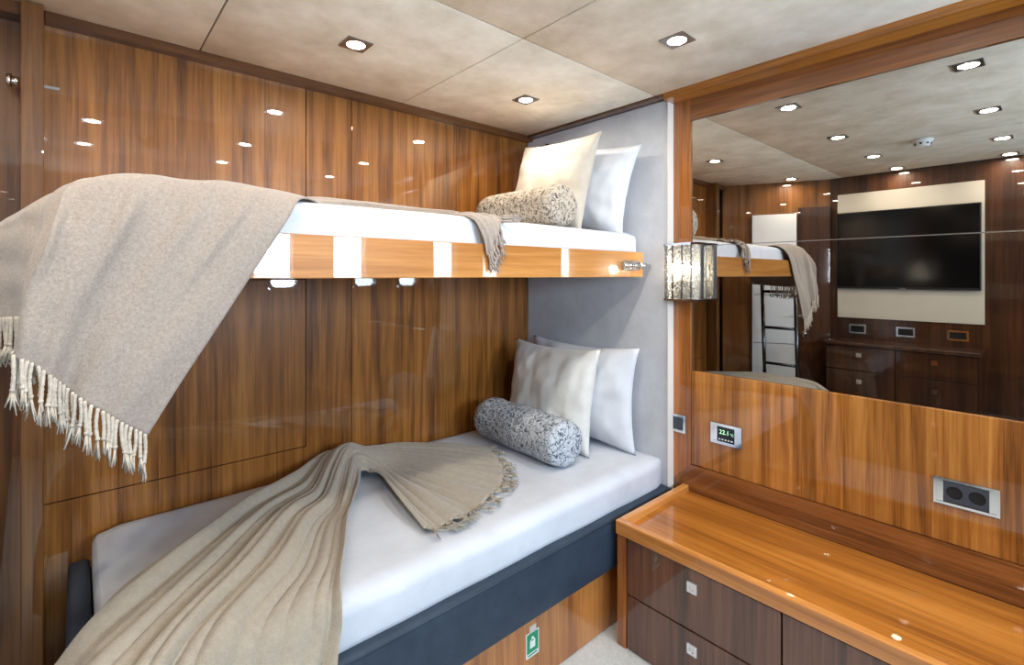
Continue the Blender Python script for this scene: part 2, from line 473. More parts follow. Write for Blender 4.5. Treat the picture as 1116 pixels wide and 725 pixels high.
# ------------------------------------------------------------------ mirror
mr = thing('wall_mirror', 'large frameless mirror of an upper and a lower sheet above the desk', 'mirror', (X2 + .018, 0, -.437))
obj('mirror_sheet', bx(X2 + .010, X2 + .0215, YB + .01, 1.1505, .135, .7155), 'mirror', mr)
obj('mirror_sheet', bx(X2 + .010, X2 + .0215, YB + .01, 1.1505, -.4395, .133), 'mirror', mr)
obj('edge_strip', bx(X2 + .0085, X2 + .0098, YB + .01, 1.1505, .1325, .1355), 'satin', mr)

# ------------------------------------------------------------------ lower bunk
lb = thing('bunk_bed', 'lower bunk with slate leather rail and wooden base on the floor', 'bed', (1.0, 1.7, ZF))
rl = B(); box(rl, -.025, 2.068, 1.215, 1.325, -1.195, -.982, bev=.018, seg=4)
obj('front_rail', rl, 'leather', lb, True)
pp = B(); tube(pp, [(-.02, 1.2185, -.995), (2.066, 1.2185, -.995)], .0045, 8)
obj('piping', pp, 'leather', lb, True)
obj('foot_rail', bx(-.025, .03, 1.326, 2.196, -1.195, -.955, bev=.012, seg=3), 'leather', lb, True)
bb = thing_base = B()
box(bb, .0, 2.065, 1.262, 1.285, ZF + .001, -1.197, bev=.001)
obj('base_panel', bb, 'base_wood', lb)
obj('base_end', bx(-.005, .018, 1.286, 2.196, ZF + .001, -1.197), 'base_wood', lb)
obj('platform', bx(.031, 2.066, 1.326, 2.196, -1.03, -.992), 'gap', lb)

def mattress(x0, x1, y0, y1, z0, z1, r, seed, amp=.004, nx=90, ny=44):
    """rounded slab, top face gently rumpled"""
    bm = B()
    bmesh.ops.create_cube(bm, size=1)
    bmesh.ops.subdivide_edges(bm, edges=bm.edges[:], cuts=27, use_grid_fill=True)
    for v in bm.verts:
        x = x0 + (v.co.x + .5) * (x1 - x0); y = y0 + (v.co.y + .5) * (y1 - y0); z = z0 + (v.co.z + .5) * (z1 - z0)
        q = Vector((x, y, z))
        # denser rows near the borders, then round the edges
        c = Vector((min(max(x, x0 + r), x1 - r), min(max(y, y0 + r), y1 - r), min(max(z, z0 + r * .4), z1 - r)))
        d = q - c
        if d.length > 1e-6:
            rr = r if d.z >= 0 else r
            q = c + d.normalized() * min(d.length, rr)
        a = noise.noise(q * 3.0 + Vector((seed, 0, 0))) * amp + noise.noise(q * 9 + Vector((0, seed, 0))) * amp * .5
        q += Vector((0, 0, 1)) * a * (1 if z > z1 - r * 1.2 else .0)
        if y < y0 + .5 * r: q.y += noise.noise(Vector((x * 5, z * 3, seed))) * amp
        v.co = q
    return bm
def remap_cuts(bm): return bm
single('mattress', mattress(.034, 2.072, 1.246, 2.19, -.985, -.853, .045, 1.3), 'sheet', 'white-sheeted mattress on the lower slate leather bunk', 'mattress', smooth=True)

# ------------------------------------------------------------------ upper bunk
ub = thing('bunk_bed', 'upper bunk with glossy honey-coloured wooden rail fixed to the wall', 'bed', (1.0, 1.78, -.01))
obj('front_rail', bx(-.045, 2.03, 1.345, 1.372, -.009, .110, bev=.003), 'bunk_rail', ub)
obj('foot_rail', bx(-.045, -.018, 1.373, 2.19, -.009, .110, bev=.003), 'bunk_rail', ub)
obj('platform', bx(-.017, 2.03, 1.373, 2.196, -.009, .02), 'wall_wood', ub)
lt = B()
cyl(lt, (1.865, 1.334, .045), (2.070, 1.334, .045), .0085, 16)
box(lt, 1.86, 1.99, 1.338, 1.345, .022, .068, bev=.002)
cyl(lt, (1.855, 1.334, .045), (1.885, 1.334, .045), .015, 16); cyl(lt, (1.985, 1.334, .045), (2.03, 1.334, .045), .015, 16)
obj('latch', lt, 'chrome', ub, True, label='chrome barrel latch')
single('mattress', mattress(-.016, 2.05, 1.380, 2.185, .0212, .2065, .036, 4.1, .004), 'sheet', 'white-sheeted mattress on the upper bunk behind the wooden rail', 'mattress', smooth=True)

# ------------------------------------------------------------------ pillows
def cushion(w, h, t, mtx, seed, pinch=.10, n=40, wr=.006):
    """knife-edged cushion: width along local X, height along local Z, thickness along local Y"""
    bm = B()
    grids = []
    for s in (1, -1):
        G = []
        for i in range(n + 1):
            row = []
            for j in range(n + 1):
                a = 2 * i / n - 1; b = 2 * j / n - 1
                # sides bow in between the corners
                x = a * w / 2 * (1 - pinch * (1 - b * b) ** 1.0 * abs(a) ** 1.5); z = b * h / 2 * (1 - pinch * (1 - a * a) * abs(b) ** 1.5)
                prof = ((1 - abs(a) ** 2.6) * (1 - abs(b) ** 2.6)) ** .62
                q = Vector((x * 6 / w * .4, z * 6 / h * .4, seed + s))
                y = s * (prof * t / 2 + .003 * (1 if abs(a) < 1 and abs(b) < 1 else 0))
                cr = noise.noise(Vector((a * 2.2 + seed, b * 2.2, s * 3.1))) * wr * 2 + noise.noise(Vector((a * 7, b * 2.5 + seed, s))) * wr
                # radiating creases towards the corners
                ang = math.atan2(b, a); cr += math.sin(ang * 14 + seed * 3) * wr * .6 * (a * a + b * b) * prof
                y += s * cr * min(1, prof * 2)
                row.append(Vector((x, y, z + h / 2)))
            G.append(row)
        grids.append(G)
    V = {}
    for k, G in enumerate(grids):
        for i in range(n + 1):
            for j in range(n + 1):
                edge = i in (0, n) or j in (0, n)
                if k == 1 and edge: V[k, i, j] = V[0, i, j]; continue
                p = G[i][j].copy()
                if edge: p.y = 0
                V[k, i, j] = bm.verts.new(p)
        for i in range(n):
            for j in range(n):
                f = (V[k, i, j], V[k, i + 1, j], V[k, i + 1, j + 1], V[k, i, j + 1])
                bm.faces.new(f if k == 1 else tuple(reversed(f)))
    bmesh.ops.recalc_face_normals(bm, faces=bm.faces)
    bm.transform(mtx)
    return bm

def stand(bottom, top, yc_dir):
    """matrix: local Z runs bottom->top, local X along yc_dir"""
    b = Vector(bottom); z = (Vector(top) - b).normalized()
    x = Vector(yc_dir); x = (x - z * x.dot(z)).normalized(); y = z.cross(x)
    return Matrix.Translation(b) @ Matrix((x, y, z)).transposed().to_4x4()

single('pillow', cushion(.68, .452, .18, stand((1.935, 1.735, .232), (1.985, 1.665, .66), (0.04, -1, -.03)), 2.0), 'pillow_white',
       'white pillow of the upper bunk, leaning on the grey panel', 'pillow', smooth=True)
single('cushion', cushion(.54, .50, .15, stand((1.715, 1.73, .206), (1.835, 1.705, .68), (0.0, -1, .0)), 5.0), 'cushion_dimmed',
       'cream square cushion of the upper bunk, standing behind the beige bolster', 'cushion', smooth=True)
single('pillow', cushion(.72, .505, .17, stand((1.964, 1.70, -.852), (1.992, 1.70, -.36), (0.0, -1, 0)), 8.0), 'pillow_white',
       'white pillow of the lower bunk, leaning on the grey panel', 'pillow', smooth=True)
single('cushion', cushion(.60, .505, .17, stand((1.775, 1.765, -.852), (1.858, 1.765, -.36), (0, -1, -.02)), 11.0), 'pillow_cream',
       'off-white square cushion of the lower bunk, standing behind the blue-grey bolster', 'cushion', smooth=True)

def bolster(p0, p1, r, seed):
    p0 = Vector(p0); p1 = Vector(p1); ax = (p1 - p0); L = ax.length
    bm = B(); n = 48; rows = []
    prof = [(0, .02), (.004, .3), (.010, .6), (.016, .8), (.026, .92), (.05, .985)] + [(.05 + (L - .10) * k / 24, 1.0) for k in range(1, 24)] + [(L - .05, .985), (L - .026, .92), (L - .016, .8), (L - .010, .6), (L - .004, .3), (L, .02)]
    q = ax.to_track_quat('Z', 'Y').to_matrix()
    for s, k in prof:
        row = []
        for i in range(n):
            a = 2 * math.pi * i / n
            rr = r * k * (1 + .03 * noise.noise(Vector((math.cos(a) * 2, math.sin(a) * 2, s * 8 + seed)))) + .004 * noise.noise(Vector((math.cos(a) * 9, math.sin(a) * 9, s * 60 + seed)))
            row.append(bm.verts.new(p0 + q @ Vector((math.cos(a) * rr, math.sin(a) * rr * .97, s))))
        rows.append(row)
    for a, b in zip(rows, rows[1:]):
        for i in range(n): bm.faces.new((a[i], a[(i + 1) % n], b[(i + 1) % n], b[i]))
    bm.faces.new(rows[0]); bm.faces.new(rows[-1])
    bmesh.ops.recalc_face_normals(bm, faces=bm.faces)
    return bm
single('bolster', bolster((1.59, 1.43, .307), (1.58, 1.98, .307), .099, 3), 'bolster_beige', 'beige and grey flecked bolster lying on the upper bunk', 'bolster', smooth=True)
single('bolster', bolster((1.612, 1.43, -.746), (1.628, 2.05, -.746), .107, 9), 'bolster_grey', 'blue-grey flecked bolster lying on the lower bunk', 'bolster', smooth=True)

# ------------------------------------------------------------------ throws
def catmull(P, n):
    """P: (R, ...) array interpolated along axis 0 to n samples (chord spacing ignored)"""
    P = np.asarray(P, float); R = P.shape[0]
    t = np.linspace(0, R - 1, n); out = []
    for x in t:
        i = min(int(x), R - 2); f = x - i
        p1 = P[i]; p2 = P[i + 1]; p0 = P[i - 1] if i > 0 else 2 * p1 - p2; p3 = P[i + 2] if i + 2 < R else 2 * p2 - p1
        out.append(.5 * ((2 * p1) + (p2 - p0) * f + (2 * p0 - 5 * p1 + 4 * p2 - p3) * f ** 2 + (3 * p1 - p0 - 3 * p2 + p3) * f ** 3))
    return np.array(out)

def resample(row, n):
    return catmull(row, n)

def cloth(rows, cols, nu, nv, fold, flip=False):
    net = np.array([resample([tuple(p) for p in r], cols) for r in rows])
    A = catmull(net, nu)                                     # nu x cols x 3
    A = np.transpose(catmull(np.transpose(A, (1, 0, 2)), nv), (1, 0, 2))
    du = np.gradient(A, axis=0); dv = np.gradient(A, axis=1)
    nr = np.cross(du, dv); nr /= (np.linalg.norm(nr, axis=2, keepdims=True) + 1e-9)
    for _ in range(6):                                       # calm the normals where the cloth is gathered
        q = np.pad(nr, ((1, 1), (1, 1), (0, 0)), mode='edge')
        nr = (q[:-2, 1:-1] + q[2:, 1:-1] + q[1:-1, :-2] + q[1:-1, 2:] + 2 * nr) / 6
    nr /= (np.linalg.norm(nr, axis=2, keepdims=True) + 1e-9)
    if flip: nr = -nr
    Dm = np.array([[fold(i / (nu - 1), j / (nv - 1)) for j in range(nv)] for i in range(nu)])
    return A + nr * Dm[..., None]

def cloth_mesh(A, thick=.004):
    bm = B(); nu, nv = A.shape[:2]
    V = [[bm.verts.new(A[i, j]) for j in range(nv)] for i in range(nu)]
    for i in range(nu - 1):
        for j in range(nv - 1): bm.faces.new((V[i][j], V[i + 1][j], V[i + 1][j + 1], V[i][j + 1]))
    bmesh.ops.recalc_face_normals(bm, faces=bm.faces)
    bmesh.ops.solidify(bm, geom=bm.faces[:], thickness=thick)
    return bm

def tassel(p, d, ln, side, seed, wild=1.0, fat=1.0):
    """twisted cord with a knot and a frayed end"""
    rnd = random.Random(seed)
    bm = B(); p = Vector(p); d = Vector(d).normalized(); s = Vector(side).normalized(); o = d.cross(s).normalized()
    n = 13; core = ln * .62
    bend = rnd.uniform(-.12, .12) * ln * wild
    path = [p + d * (core * k / n) + s * (bend * math.sin(k / n * 3)) for k in range(n + 1)]
    rad = [fat * (.0032 + .0016 * abs(math.sin(k * 1.35))) for k in range(n + 1)]
    tube(bm, path, rad, 6)
    e = path[-1]
    bmesh.ops.create_icosphere(bm, subdivisions=1, radius=.0052, matrix=Matrix.Translation(e))
    for k in range(9):
        a = rnd.uniform(-.45, .45) * wild; b = rnd.uniform(-.35, .35); l2 = ln * .40 * rnd.uniform(.75, 1.15)
        tube(bm, [e, e + d * l2 * .5 + s * a * l2 * .4 + o * b * l2 * .4, e + d * l2 + s * a * l2 + o * b * l2], [.0021, .0018, .0008], 4)
    return bm

# --- throw on the upper bunk
throw_u = thing('throw_blanket', 'beige throw with long tassels hanging over the foot of the upper bunk', 'throw', (.3, 1.5, .2))
up_rows = [
    [PY(160, 476, 1.325), PY(120, 454, 1.318), PY(82, 432, 1.312), PY(46, 404, 1.306), PY(16, 383, 1.31), Vector((-.087, 1.40, -.092)), Vector((-.130, 1.55, -.095)), Vector((-.13, 1.80, -.08))],
    [PY(205, 405, 1.325), PY(155, 392, 1.318), PY(105, 380, 1.312), PY(60, 362, 1.306), PY(20, 350, 1.31), Vector((-.088, 1.41, -.03)), Vector((-.132, 1.56, -.03)), Vector((-.135, 1.82, -.02))],
    [PY(258, 325, 1.325), PY(196, 318, 1.320), PY(132, 312, 1.316), PY(76, 305, 1.312), PY(28, 308, 1.318), Vector((-.088, 1.42, .025)), Vector((-.130, 1.58, .025)), Vector((-.13, 1.84, .04))],
    [PY(312, 242, 1.332), PY(240, 236, 1.330), PY(165, 232, 1.328), PY(92, 236, 1.328), PY(44, 256, 1.335), PY(25, 248, 1.45), PY(-2, 258, 1.60), Vector((-.12, 1.88, .13))],
    [PY(329, 216, 1.385), PY(250, 198.5, 1.375), PY(168, 191, 1.375), PY(106, 195, 1.38), PY(64, 206, 1.42), PY(38, 222, 1.48), PY(14, 238, 1.63), Vector((-.08, 1.92, .19))],
    [(.55, 1.47, .208), (.43, 1.49, .220), (.29, 1.52, .230), (.17, 1.56, .230), (.08, 1.62, .230), (.02, 1.70, .228), (-.01, 1.82, .224), (-.01, 2.0, .222)],
    [(.60, 1.62, .210), (.52, 1.64, .23), (.44, 1.68, .234), (.37, 1.73, .236), (.32, 1.79, .236), (.28, 1.85, .234), (.26, 1.92, .23), (.25, 2.03, .226)],
    [(.68, 1.74, .24), (.665, 1.76, .255), (.65, 1.79, .268), (.635, 1.82, .275), (.62, 1.85, .275), (.605, 1.88, .268), (.59, 1.91, .255), (.575, 1.94, .24)],
    [(.81, 1.76, .24), (.808, 1.785, .262), (.806, 1.81, .276), (.804, 1.84, .282), (.80, 1.87, .282), (.798, 1.895, .274), (.795, 1.92, .255), (.79, 1.945, .24)],
    [(.93, 1.70, .235), (.945, 1.725, .252), (.96, 1.75, .264), (.975, 1.775, .27), (.99, 1.80, .27), (1.005, 1.825, .262), (1.02, 1.845, .25), (1.035, 1.865, .235)],
    [(1.00, 1.58, .228), (1.025, 1.59, .238), (1.05, 1.605, .244), (1.075, 1.615, .246), (1.10, 1.63, .246), (1.125, 1.64, .244), (1.15, 1.655, .236), (1.17, 1.67, .228)],
    [(1.01, 1.46, .216), (1.03, 1.475, .222), (1.055, 1.495, .226), (1.08, 1.515, .228), (1.11, 1.54, .228), (1.14, 1.56, .226), (1.17, 1.58, .222), (1.20, 1.60, .214)],
    [(1.03, 1.366, .198), (1.05, 1.385, .212), (1.075, 1.41, .220), (1.10, 1.435, .222), (1.13, 1.465, .224), (1.165, 1.495, .222), (1.20, 1.53, .220), (1.235, 1.56, .212)],
    [(1.05, 1.334, .135), (1.07, 1.337, .165), (1.09, 1.352, .192), (1.115, 1.378, .212), (1.15, 1.41, .220), (1.185, 1.45, .220), (1.225, 1.49, .218), (1.265, 1.53, .210)],
    [(1.065, 1.330, .070), (1.085, 1.331, .085), (1.105, 1.333, .115), (1.13, 1.343, .165), (1.16, 1.366, .200), (1.20, 1.41, .216), (1.245, 1.46, .216), (1.29, 1.50, .209)],
]
def fold_up(u, v):
    r = u * (len(up_rows) - 1)
    if r < 5: a = .024 * (1 - .75 * r / 5) * min(1, v * 8); k = 2.6
    elif r < 7: a = .004 + .010 * (r - 5) / 2; k = 5
    elif r < 11: a = .014; k = 5
    else: a = .007; k = 4.5
    ph = noise.noise(Vector((u * 4, v * 3, 1.7))) * 1.6
    f = math.sin(2 * math.pi * k * v + ph + u * 3) + .5 * math.sin(2 * math.pi * k * 2.3 * v + 2.1 * ph)
    big = 0
    if r < 4.6:                      # soft creases falling from the edge of the mattress
        w = math.exp(-((r - 2.9) / .8) ** 2)
        for c, s_, h in ((.30, .018, .012), (.17, .02, .008), (.47, .015, .014), (.08, .012, .008)):
            big += 1.6 * h * w * math.exp(-((v - c - .03 * (4 - r)) / s_) ** 2)
    return a * f * .6 + big + noise.noise(Vector((u * 14, v * 9, 4.4))) * .004
Aup = cloth(up_rows, 8, 190, 110, fold_up, flip=False)
def outward(A, ref):
    """True when the surface normal at a sample looks towards ref"""
    i, j = ref[0]
    n = np.cross(A[i + 1, j] - A[i, j], A[i, j + 1] - A[i, j]); return float(np.dot(n, ref[1]))
obj('cloth', cloth_mesh(Aup, .005), 'throw', throw_u, True)
hem = Aup[0]
seglen = np.r_[0, np.cumsum(np.linalg.norm(np.diff(hem, axis=0), axis=1))]
k = 0; s = .004
while s < seglen[-1] * .985:
    j = int(np.searchsorted(seglen, s)); j = min(j, len(hem) - 2)
    t = Vector(hem[j + 1] - hem[j]); jit = random.uniform(-.08, .08)
    obj('tassel', tassel(Vector(hem[j]) + Vector((0, 0, .004)), Vector((jit, random.uniform(-.03, .02), -1)), random.uniform(.085, .105), t, 100 + k, .4, .9), 'fringe', throw_u, True)
    s += random.uniform(.0098, .0130); k += 1
    if k > 62: break
hem = Aup[-1]
for k in range(18):
    v = (k + .5) / 18; j = int(v * (len(hem) - 1))
    if v < .52: d = Vector((.25 + random.uniform(-.2, .2), -.03, -1)); ln = random.uniform(.06, .085)
    else: d = Vector((.7 + random.uniform(-.3, .3), -.7 + random.uniform(-.3, .3), -.04 + random.uniform(0, .15))); ln = random.uniform(.045, .06)
    obj('tassel', tassel(Vector(hem[j]) + Vector((0, -.002, .004)), d, ln, (1, 0, 0), 300 + k, 1.6, 1.1), 'throw', throw_u, True)

# --- throw on the lower bunk
throw_l = thing('throw_blanket', 'taupe throw gathered in the middle and fanned out across the lower bunk', 'throw', (.7, 1.7, -.84))
zt = -.838
def fan(pts, z=zt): return [PZ(u, v, z) for u, v in pts]
low_rows = [
    [Vector((-.09, 1.50, -1.36)), Vector((-.10, 1.34, -1.36)), Vector((-.085, 1.20, -1.36)), Vector((.04, 1.165, -1.36)), Vector((.17, 1.165, -1.36)), Vector((.30, 1.17, -1.36)), Vector((.43, 1.175, -1.36))],
    [Vector((-.085, 1.50, -1.15)), Vector((-.09, 1.34, -1.15)), Vector((-.075, 1.195, -1.15)), Vector((.04, 1.168, -1.15)), Vector((.17, 1.17, -1.15)), Vector((.31, 1.175, -1.15)), Vector((.445, 1.18, -1.15))],
    [Vector((-.05, 1.54, -.965)), Vector((-.052, 1.36, -.965)), Vector((-.038, 1.20, -.97)), Vector((.06, 1.182, -.99)), Vector((.19, 1.185, -1.0)), Vector((.335, 1.19, -1.0)), Vector((.46, 1.195, -1.0))],
    [Vector((-.002, 1.56, -.90)), Vector((-.008, 1.40, -.89)), Vector((.01, 1.24, -.895)), Vector((.10, 1.228, -.905)), Vector((.23, 1.230, -.91)), Vector((.38, 1.232, -.91)), Vector((.492, 1.234, -.915))],
    [PZ(136, 645, -.848), Vector((.085, 1.45, -.838)), Vector((.12, 1.33, -.836)), Vector((.19, 1.295, -.84)), Vector((.29, 1.285, -.842)), Vector((.41, 1.28, -.844)), Vector((.515, 1.275, -.848))],
    fan([(190, 606), (224, 615), (256, 623), (290, 628), (320, 628), (348, 624), (376, 614)]),
    fan([(262, 556), (284, 564), (304, 571), (324, 577), (342, 580), (360, 580), (380, 576)]),
    fan([(318, 520), (332, 532), (344, 540), (355, 546), (365, 550), (376, 553), (387, 553)], -.832),
    [(.80, 2.155, -.805), (.795, 2.09, -.785), (.795, 2.03, -.772), (.80, 1.98, -.766), (.808, 1.94, -.772), (.82, 1.91, -.785), (.832, 1.885, -.81)],
    [(.875, 2.15, -.80), (.872, 2.115, -.77), (.868, 2.075, -.745), (.866, 2.035, -.735), (.866, 1.995, -.742), (.868, 1.96, -.765), (.872, 1.925, -.81)],
    [(.95, 2.145, -.81), (.945, 2.11, -.785), (.938, 2.07, -.767), (.93, 2.03, -.76), (.922, 1.99, -.766), (.914, 1.95, -.785), (.906, 1.91, -.82)],
    fan([(432, 485), (434, 491), (433, 498), (430, 505), (425, 512), (421, 518), (415, 524)], -.825),
    fan([(486, 486), (490, 496), (489, 507), (482, 520), (470, 532), (454, 543), (435, 553)], -.838),
    fan([(532, 488), (543, 501), (549, 515), (545, 532), (524, 552), (495, 569), (462, 582)], -.845),
]
def fold_low(u, v):
    r = u * (len(low_rows) - 1)
    a = np.interp(r, [0, 2, 3, 4, 5, 6, 7, 8, 9, 10, 11, 12, 13], [.056, .052, .050, .060, .072, .072, .056, .030, .012, .012, .040, .055, .026])
    w = v ** .85 + noise.noise(Vector((u * 2.5, v * 3.0, 8.1))) * .07 + .01 * math.sin(u * 9)
    kk = 5.2 if r < 9 else 6.4
    f1 = abs(math.sin(math.pi * kk * w + .4)) ** .6
    f2 = abs(math.sin(math.pi * 12.3 * w + 1.1 + noise.noise(Vector((u * 3, v * 2, 3.3))) * 1.5)) ** .8
    f3 = .5 + .5 * math.sin(2 * math.pi * 2.1 * w + 1.0)
    flat = 1 - .45 * math.exp(-((v - .86) / .13) ** 2) * (1 if r < 6.5 else max(0, 7.5 - r))
    f = (.56 * f1 + .24 * f2) * flat + .2 * f3
    off = np.interp(r, [0, 4, 8, 9, 10, 11, 13], [.1, .1, .1, 0, .1, .38, .38])
    return a * (f - off) * min(1, .35 + 8 * v) + noise.noise(Vector((u * 22, v * 10, 2.4))) * .003
Alo = cloth(low_rows, 7, 200, 260, fold_low)
n_mid = np.cross(Alo[96, 95] - Alo[95, 95], Alo[95, 96] - Alo[95, 95])
if n_mid[2] < 0: Alo = cloth(low_rows, 7, 200, 260, fold_low, flip=True)
obj('cloth', cloth_mesh(Alo, -.003), 'throw_linen', throw_l, True)
hem = Alo[-1]; pre = Alo[-4]
for k in range(40):
    j = int((k + .5) / 40 * (len(hem) - 1))
    d = Vector(hem[j] - pre[j]); d.z = 0; d.normalize(); d += Vector((random.uniform(-.7, .7), random.uniform(-.7, .7), random.uniform(.01, .04) if k < 14 else random.uniform(.02, .2)))
    pz = Vector(hem[j]); pz.z = max(pz.z, -.846) + .002
    t = Vector(hem[min(j + 1, len(hem) - 1)] - hem[j - 1])
    obj('tassel', tassel(pz, d, random.uniform(.03, .045) if k < 12 else random.uniform(.055, .08), t, 500 + k, 2.6, 1.1), 'throw_linen', throw_l, True)

# ------------------------------------------------------------------ built-in desk
DX = 1.60; DY = 1.188
dk = thing('desk', 'low built-in wooden desk with raised edge below the mirror', 'desk', (1.86, .3, ZF))
DE = YB + .01
obj('top', bx(DX + .03, X2 - .001, DE, DY - .03, -1.03, -.9995), 'desk_top', dk)
lipm = B()
box(lipm, DX, DX + .03, DE, DY, -1.026, -.972, bev=.004, seg=3)
obj('front_edge', lipm, 'lip', dk)
M['lip_x'] = wood('desk_edge_wood_end', (166, 102, 42), (196, 128, 60), (218, 152, 82), 'x', 3, 'z', 1, vary=0)
lip2 = B(); box(lip2, DX + .0305, X2 - .001, DY - .03, DY, -1.026, -.972, bev=.004, seg=3)
obj('end_edge', lip2, 'lip_x', dk)
obj('side_panel', bx(DX + .006, X2 - .001, DY - .045, DY - .006, ZF + .001, -1.027), 'frame_z', dk)
obj('carcass', bx(DX + .03, X2 - .001, DE, DY - .046, ZF + .001, -1.0305), 'gap', dk)
def square_pull(parent, x, y, z, s, out, mat='chrome'):
    """square plate with a round finger hole, facing -x (out=-1) or +x"""
    bm = B(); n = 24; h = s / 2
    rows = []
    sq = []
    for k in range(n):
        a = 2 * math.pi * k / n + math.pi / 4; c, si = math.cos(a), math.sin(a); q = h / max(abs(c), abs(si)); sq.append((q * c, q * si))
    ci = [(h * .58 * math.cos(2 * math.pi * k / n + math.pi / 4), h * .58 * math.sin(2 * math.pi * k / n + math.pi / 4)) for k in range(n)]
    for pts, xo in ((sq, 0), (sq, .006), (ci, .006), (ci, .001)):
        rows.append([bm.verts.new((x + out * xo, y + a, z + b)) for a, b in pts])
    for r0, r1 in zip(rows, rows[1:]):
        for k in range(n): bm.faces.new((r0[k], r0[(k + 1) % n], r1[(k + 1) % n], r1[k]))
    bm.faces.new(rows[-1])
    bmesh.ops.recalc_face_normals(bm, faces=bm.faces)
    return obj('pull', bm, mat, parent)
M['pull'] = plain('polished_pull', (235, 235, 238), .22, .6)
cols = [(.578, 1.140), (.008, .574), (-.562, .004), (DE, -.566)]
for (a, b) in cols:
    for z0, z1 in ((-1.247, -1.0305), (ZF + .004, -1.250)):
        dr = obj('drawer', bx(DX + .010, DX + .029, a + .001, b - .001, z0 + .0015, z1 - .0015, bev=.0015), 'drawer', dk)
        square_pull(dr, DX + .010, (a + b) / 2 + .008, z0 + .52 * (z1 - z0) + .04, .036, -1, 'pull')

# ------------------------------------------------------------------ wall fittings near the desk
def plate_ring(bm, x, y0, y1, z0, z1, b, out, t=.008):
    frame_yz(bm, min(x, x + out * t), max(x, x + out * t), y0, y1, z0, z1, y0 + b, y1 - b, z0 + b, z1 - b)
    return bm
sw = thing('light_switch', 'square light switch with chrome surround on the wooden upright beside the grey panel', 'switch', (X2, 1.21, -.74))
obj('surround', plate_ring(B(), X2, 1.172, 1.250, -.738, -.655, .012, -1), 'chrome', sw)
obj('rocker', bx(X2 - .006, X2, 1.184, 1.2105, -.726, -.667, bev=.001), 'charcoal', sw)
obj('rocker', bx(X2 - .006, X2, 1.2115, 1.238, -.726, -.667, bev=.001), 'charcoal', sw)
XP = X2 + .006
th = thing('thermostat', 'chrome framed thermostat with a lit digital display above the desk', 'thermostat', (XP, .985, -.745))
obj('surround', plate_ring(B(), XP, .918, 1.054, -.744, -.654, .012, -1), 'chrome', th)
obj('side_plate', bx(XP - .007, XP, .930, .948, -.732, -.666), 'chrome', th); obj('side_plate', bx(XP - .007, XP, 1.024, 1.042, -.732, -.666), 'chrome', th)
obj('display', bx(XP - .008, XP, .948, 1.024, -.732, -.666), 'display', th)
tm = Matrix.Translation((XP - .0085, .992, -.690)) @ Matrix(((0, 0, -1, 0), (-1, 0, 0, 0), (0, 1, 0, 0), (0, 0, 0, 1)))
text_mesh('22.1', .026, 'digits', 'digits', th, tm)
tm2 = Matrix.Translation((XP - .0085, .958, -.694)) @ Matrix(((0, 0, -1, 0), (-1, 0, 0, 0), (0, 1, 0, 0), (0, 0, 0, 1)))
text_mesh('°C', .014, 'digits', 'unit_sign', th, tm2)
for k in range(5):
    obj('button', bx(XP - .0092, XP - .008, .955 + k * .0135, .963 + k * .0135, -.724, -.719), 'white', th)
sk = thing('power_socket', 'double power socket in a wide chrome frame above the right of the desk', 'socket', (XP, .212, -.75))
obj('surround', plate_ring(B(), XP, .134, .291, -.748, -.662, .008, -1), 'chrome', sk)
obj('side_plate', bx(XP - .006, XP, .142, .158, -.740, -.670), 'chrome', sk); obj('side_plate', bx(XP - .006, XP, .267, .283, -.740, -.670), 'chrome', sk)
for yc in (.1855, .2395):
    so = B(); n = 28
    outl = [(.027 * q[0], .032 * q[1]) for q in [(lambda c, s: (c / max(abs(c), abs(s)), s / max(abs(c), abs(s))))(math.cos(2 * math.pi * k / n + math.pi / 4), math.sin(2 * math.pi * k / n + math.pi / 4)) for k in range(n)]]
    cir = [(.0205 * math.cos(2 * math.pi * k / n + math.pi / 4), .0205 * math.sin(2 * math.pi * k / n + math.pi / 4)) for k in range(n)]
    rows = [[so.verts.new((XP - xo, yc + a, -.705 + b)) for a, b in pts] for pts, xo in ((outl, .0005), (outl, .007), (cir, .007), (cir, .002))]
    for r0, r1 in zip(rows, rows[1:]):
        for k in range(n): so.faces.new((r0[k], r0[(k + 1) % n], r1[(k + 1) % n], r1[k]))
    bmesh.ops.recalc_face_normals(so, faces=so.faces)
    oi = obj('outlet', so, 'charcoal', sk)
    pi = B(); cyl(pi, (XP - .0005, yc, -.705), (XP - .0022, yc, -.705), .0204, 28)
    pin = obj('outlet_well', pi, 'black', oi)

# crystal wall lamp
sc = thing('wall_sconce', 'lit crystal wall lamp with chrome caps beside the mirror', 'lamp', (2.08, 1.155, -.116))
SY0, SY1, SZ0, SZ1 = 1.071, 1.259, -.118, .146
obj('back_plate', bx(2.111, 2.1195, SY0 + .012, SY1 - .012, SZ0 + .01, SZ1 - .01, bev=.002), 'chrome', sc)
arc = [(SY1, 2.075), (1.199, 2.045), (1.144, 2.030), (1.0997, 2.030), (SY0, 2.042)]
for nm, z0, z1 in (('top_cap', SZ1 - .010, SZ1), ('bottom_cap', SZ0, SZ0 + .010)):
    cp = B(); prism(cp, [(2.118, SY1, z0)] + [(x - .004, y, z0) for y, x in arc] + [(2.118, SY0, z0)], (0, 0, z1 - z0))
    obj(nm, cp, 'chrome', sc)
for i in range(4):
    (ya, xa), (yb, xb) = arc[i], arc[i + 1]
    for j in range(3):
        z0 = SZ0 + .012 + j * (SZ1 - SZ0 - .024) / 3; z1 = z0 + (SZ1 - SZ0 - .024) / 3 - .003
        t = B(); e = .0015
        prism(t, [(xa, ya - e, z0), (xb, yb + e, z0), (xb, yb + e, z1), (xa, ya - e, z1)], (.010, 0, 0))
        obj('crystal_tile', t, 'crystal', sc)
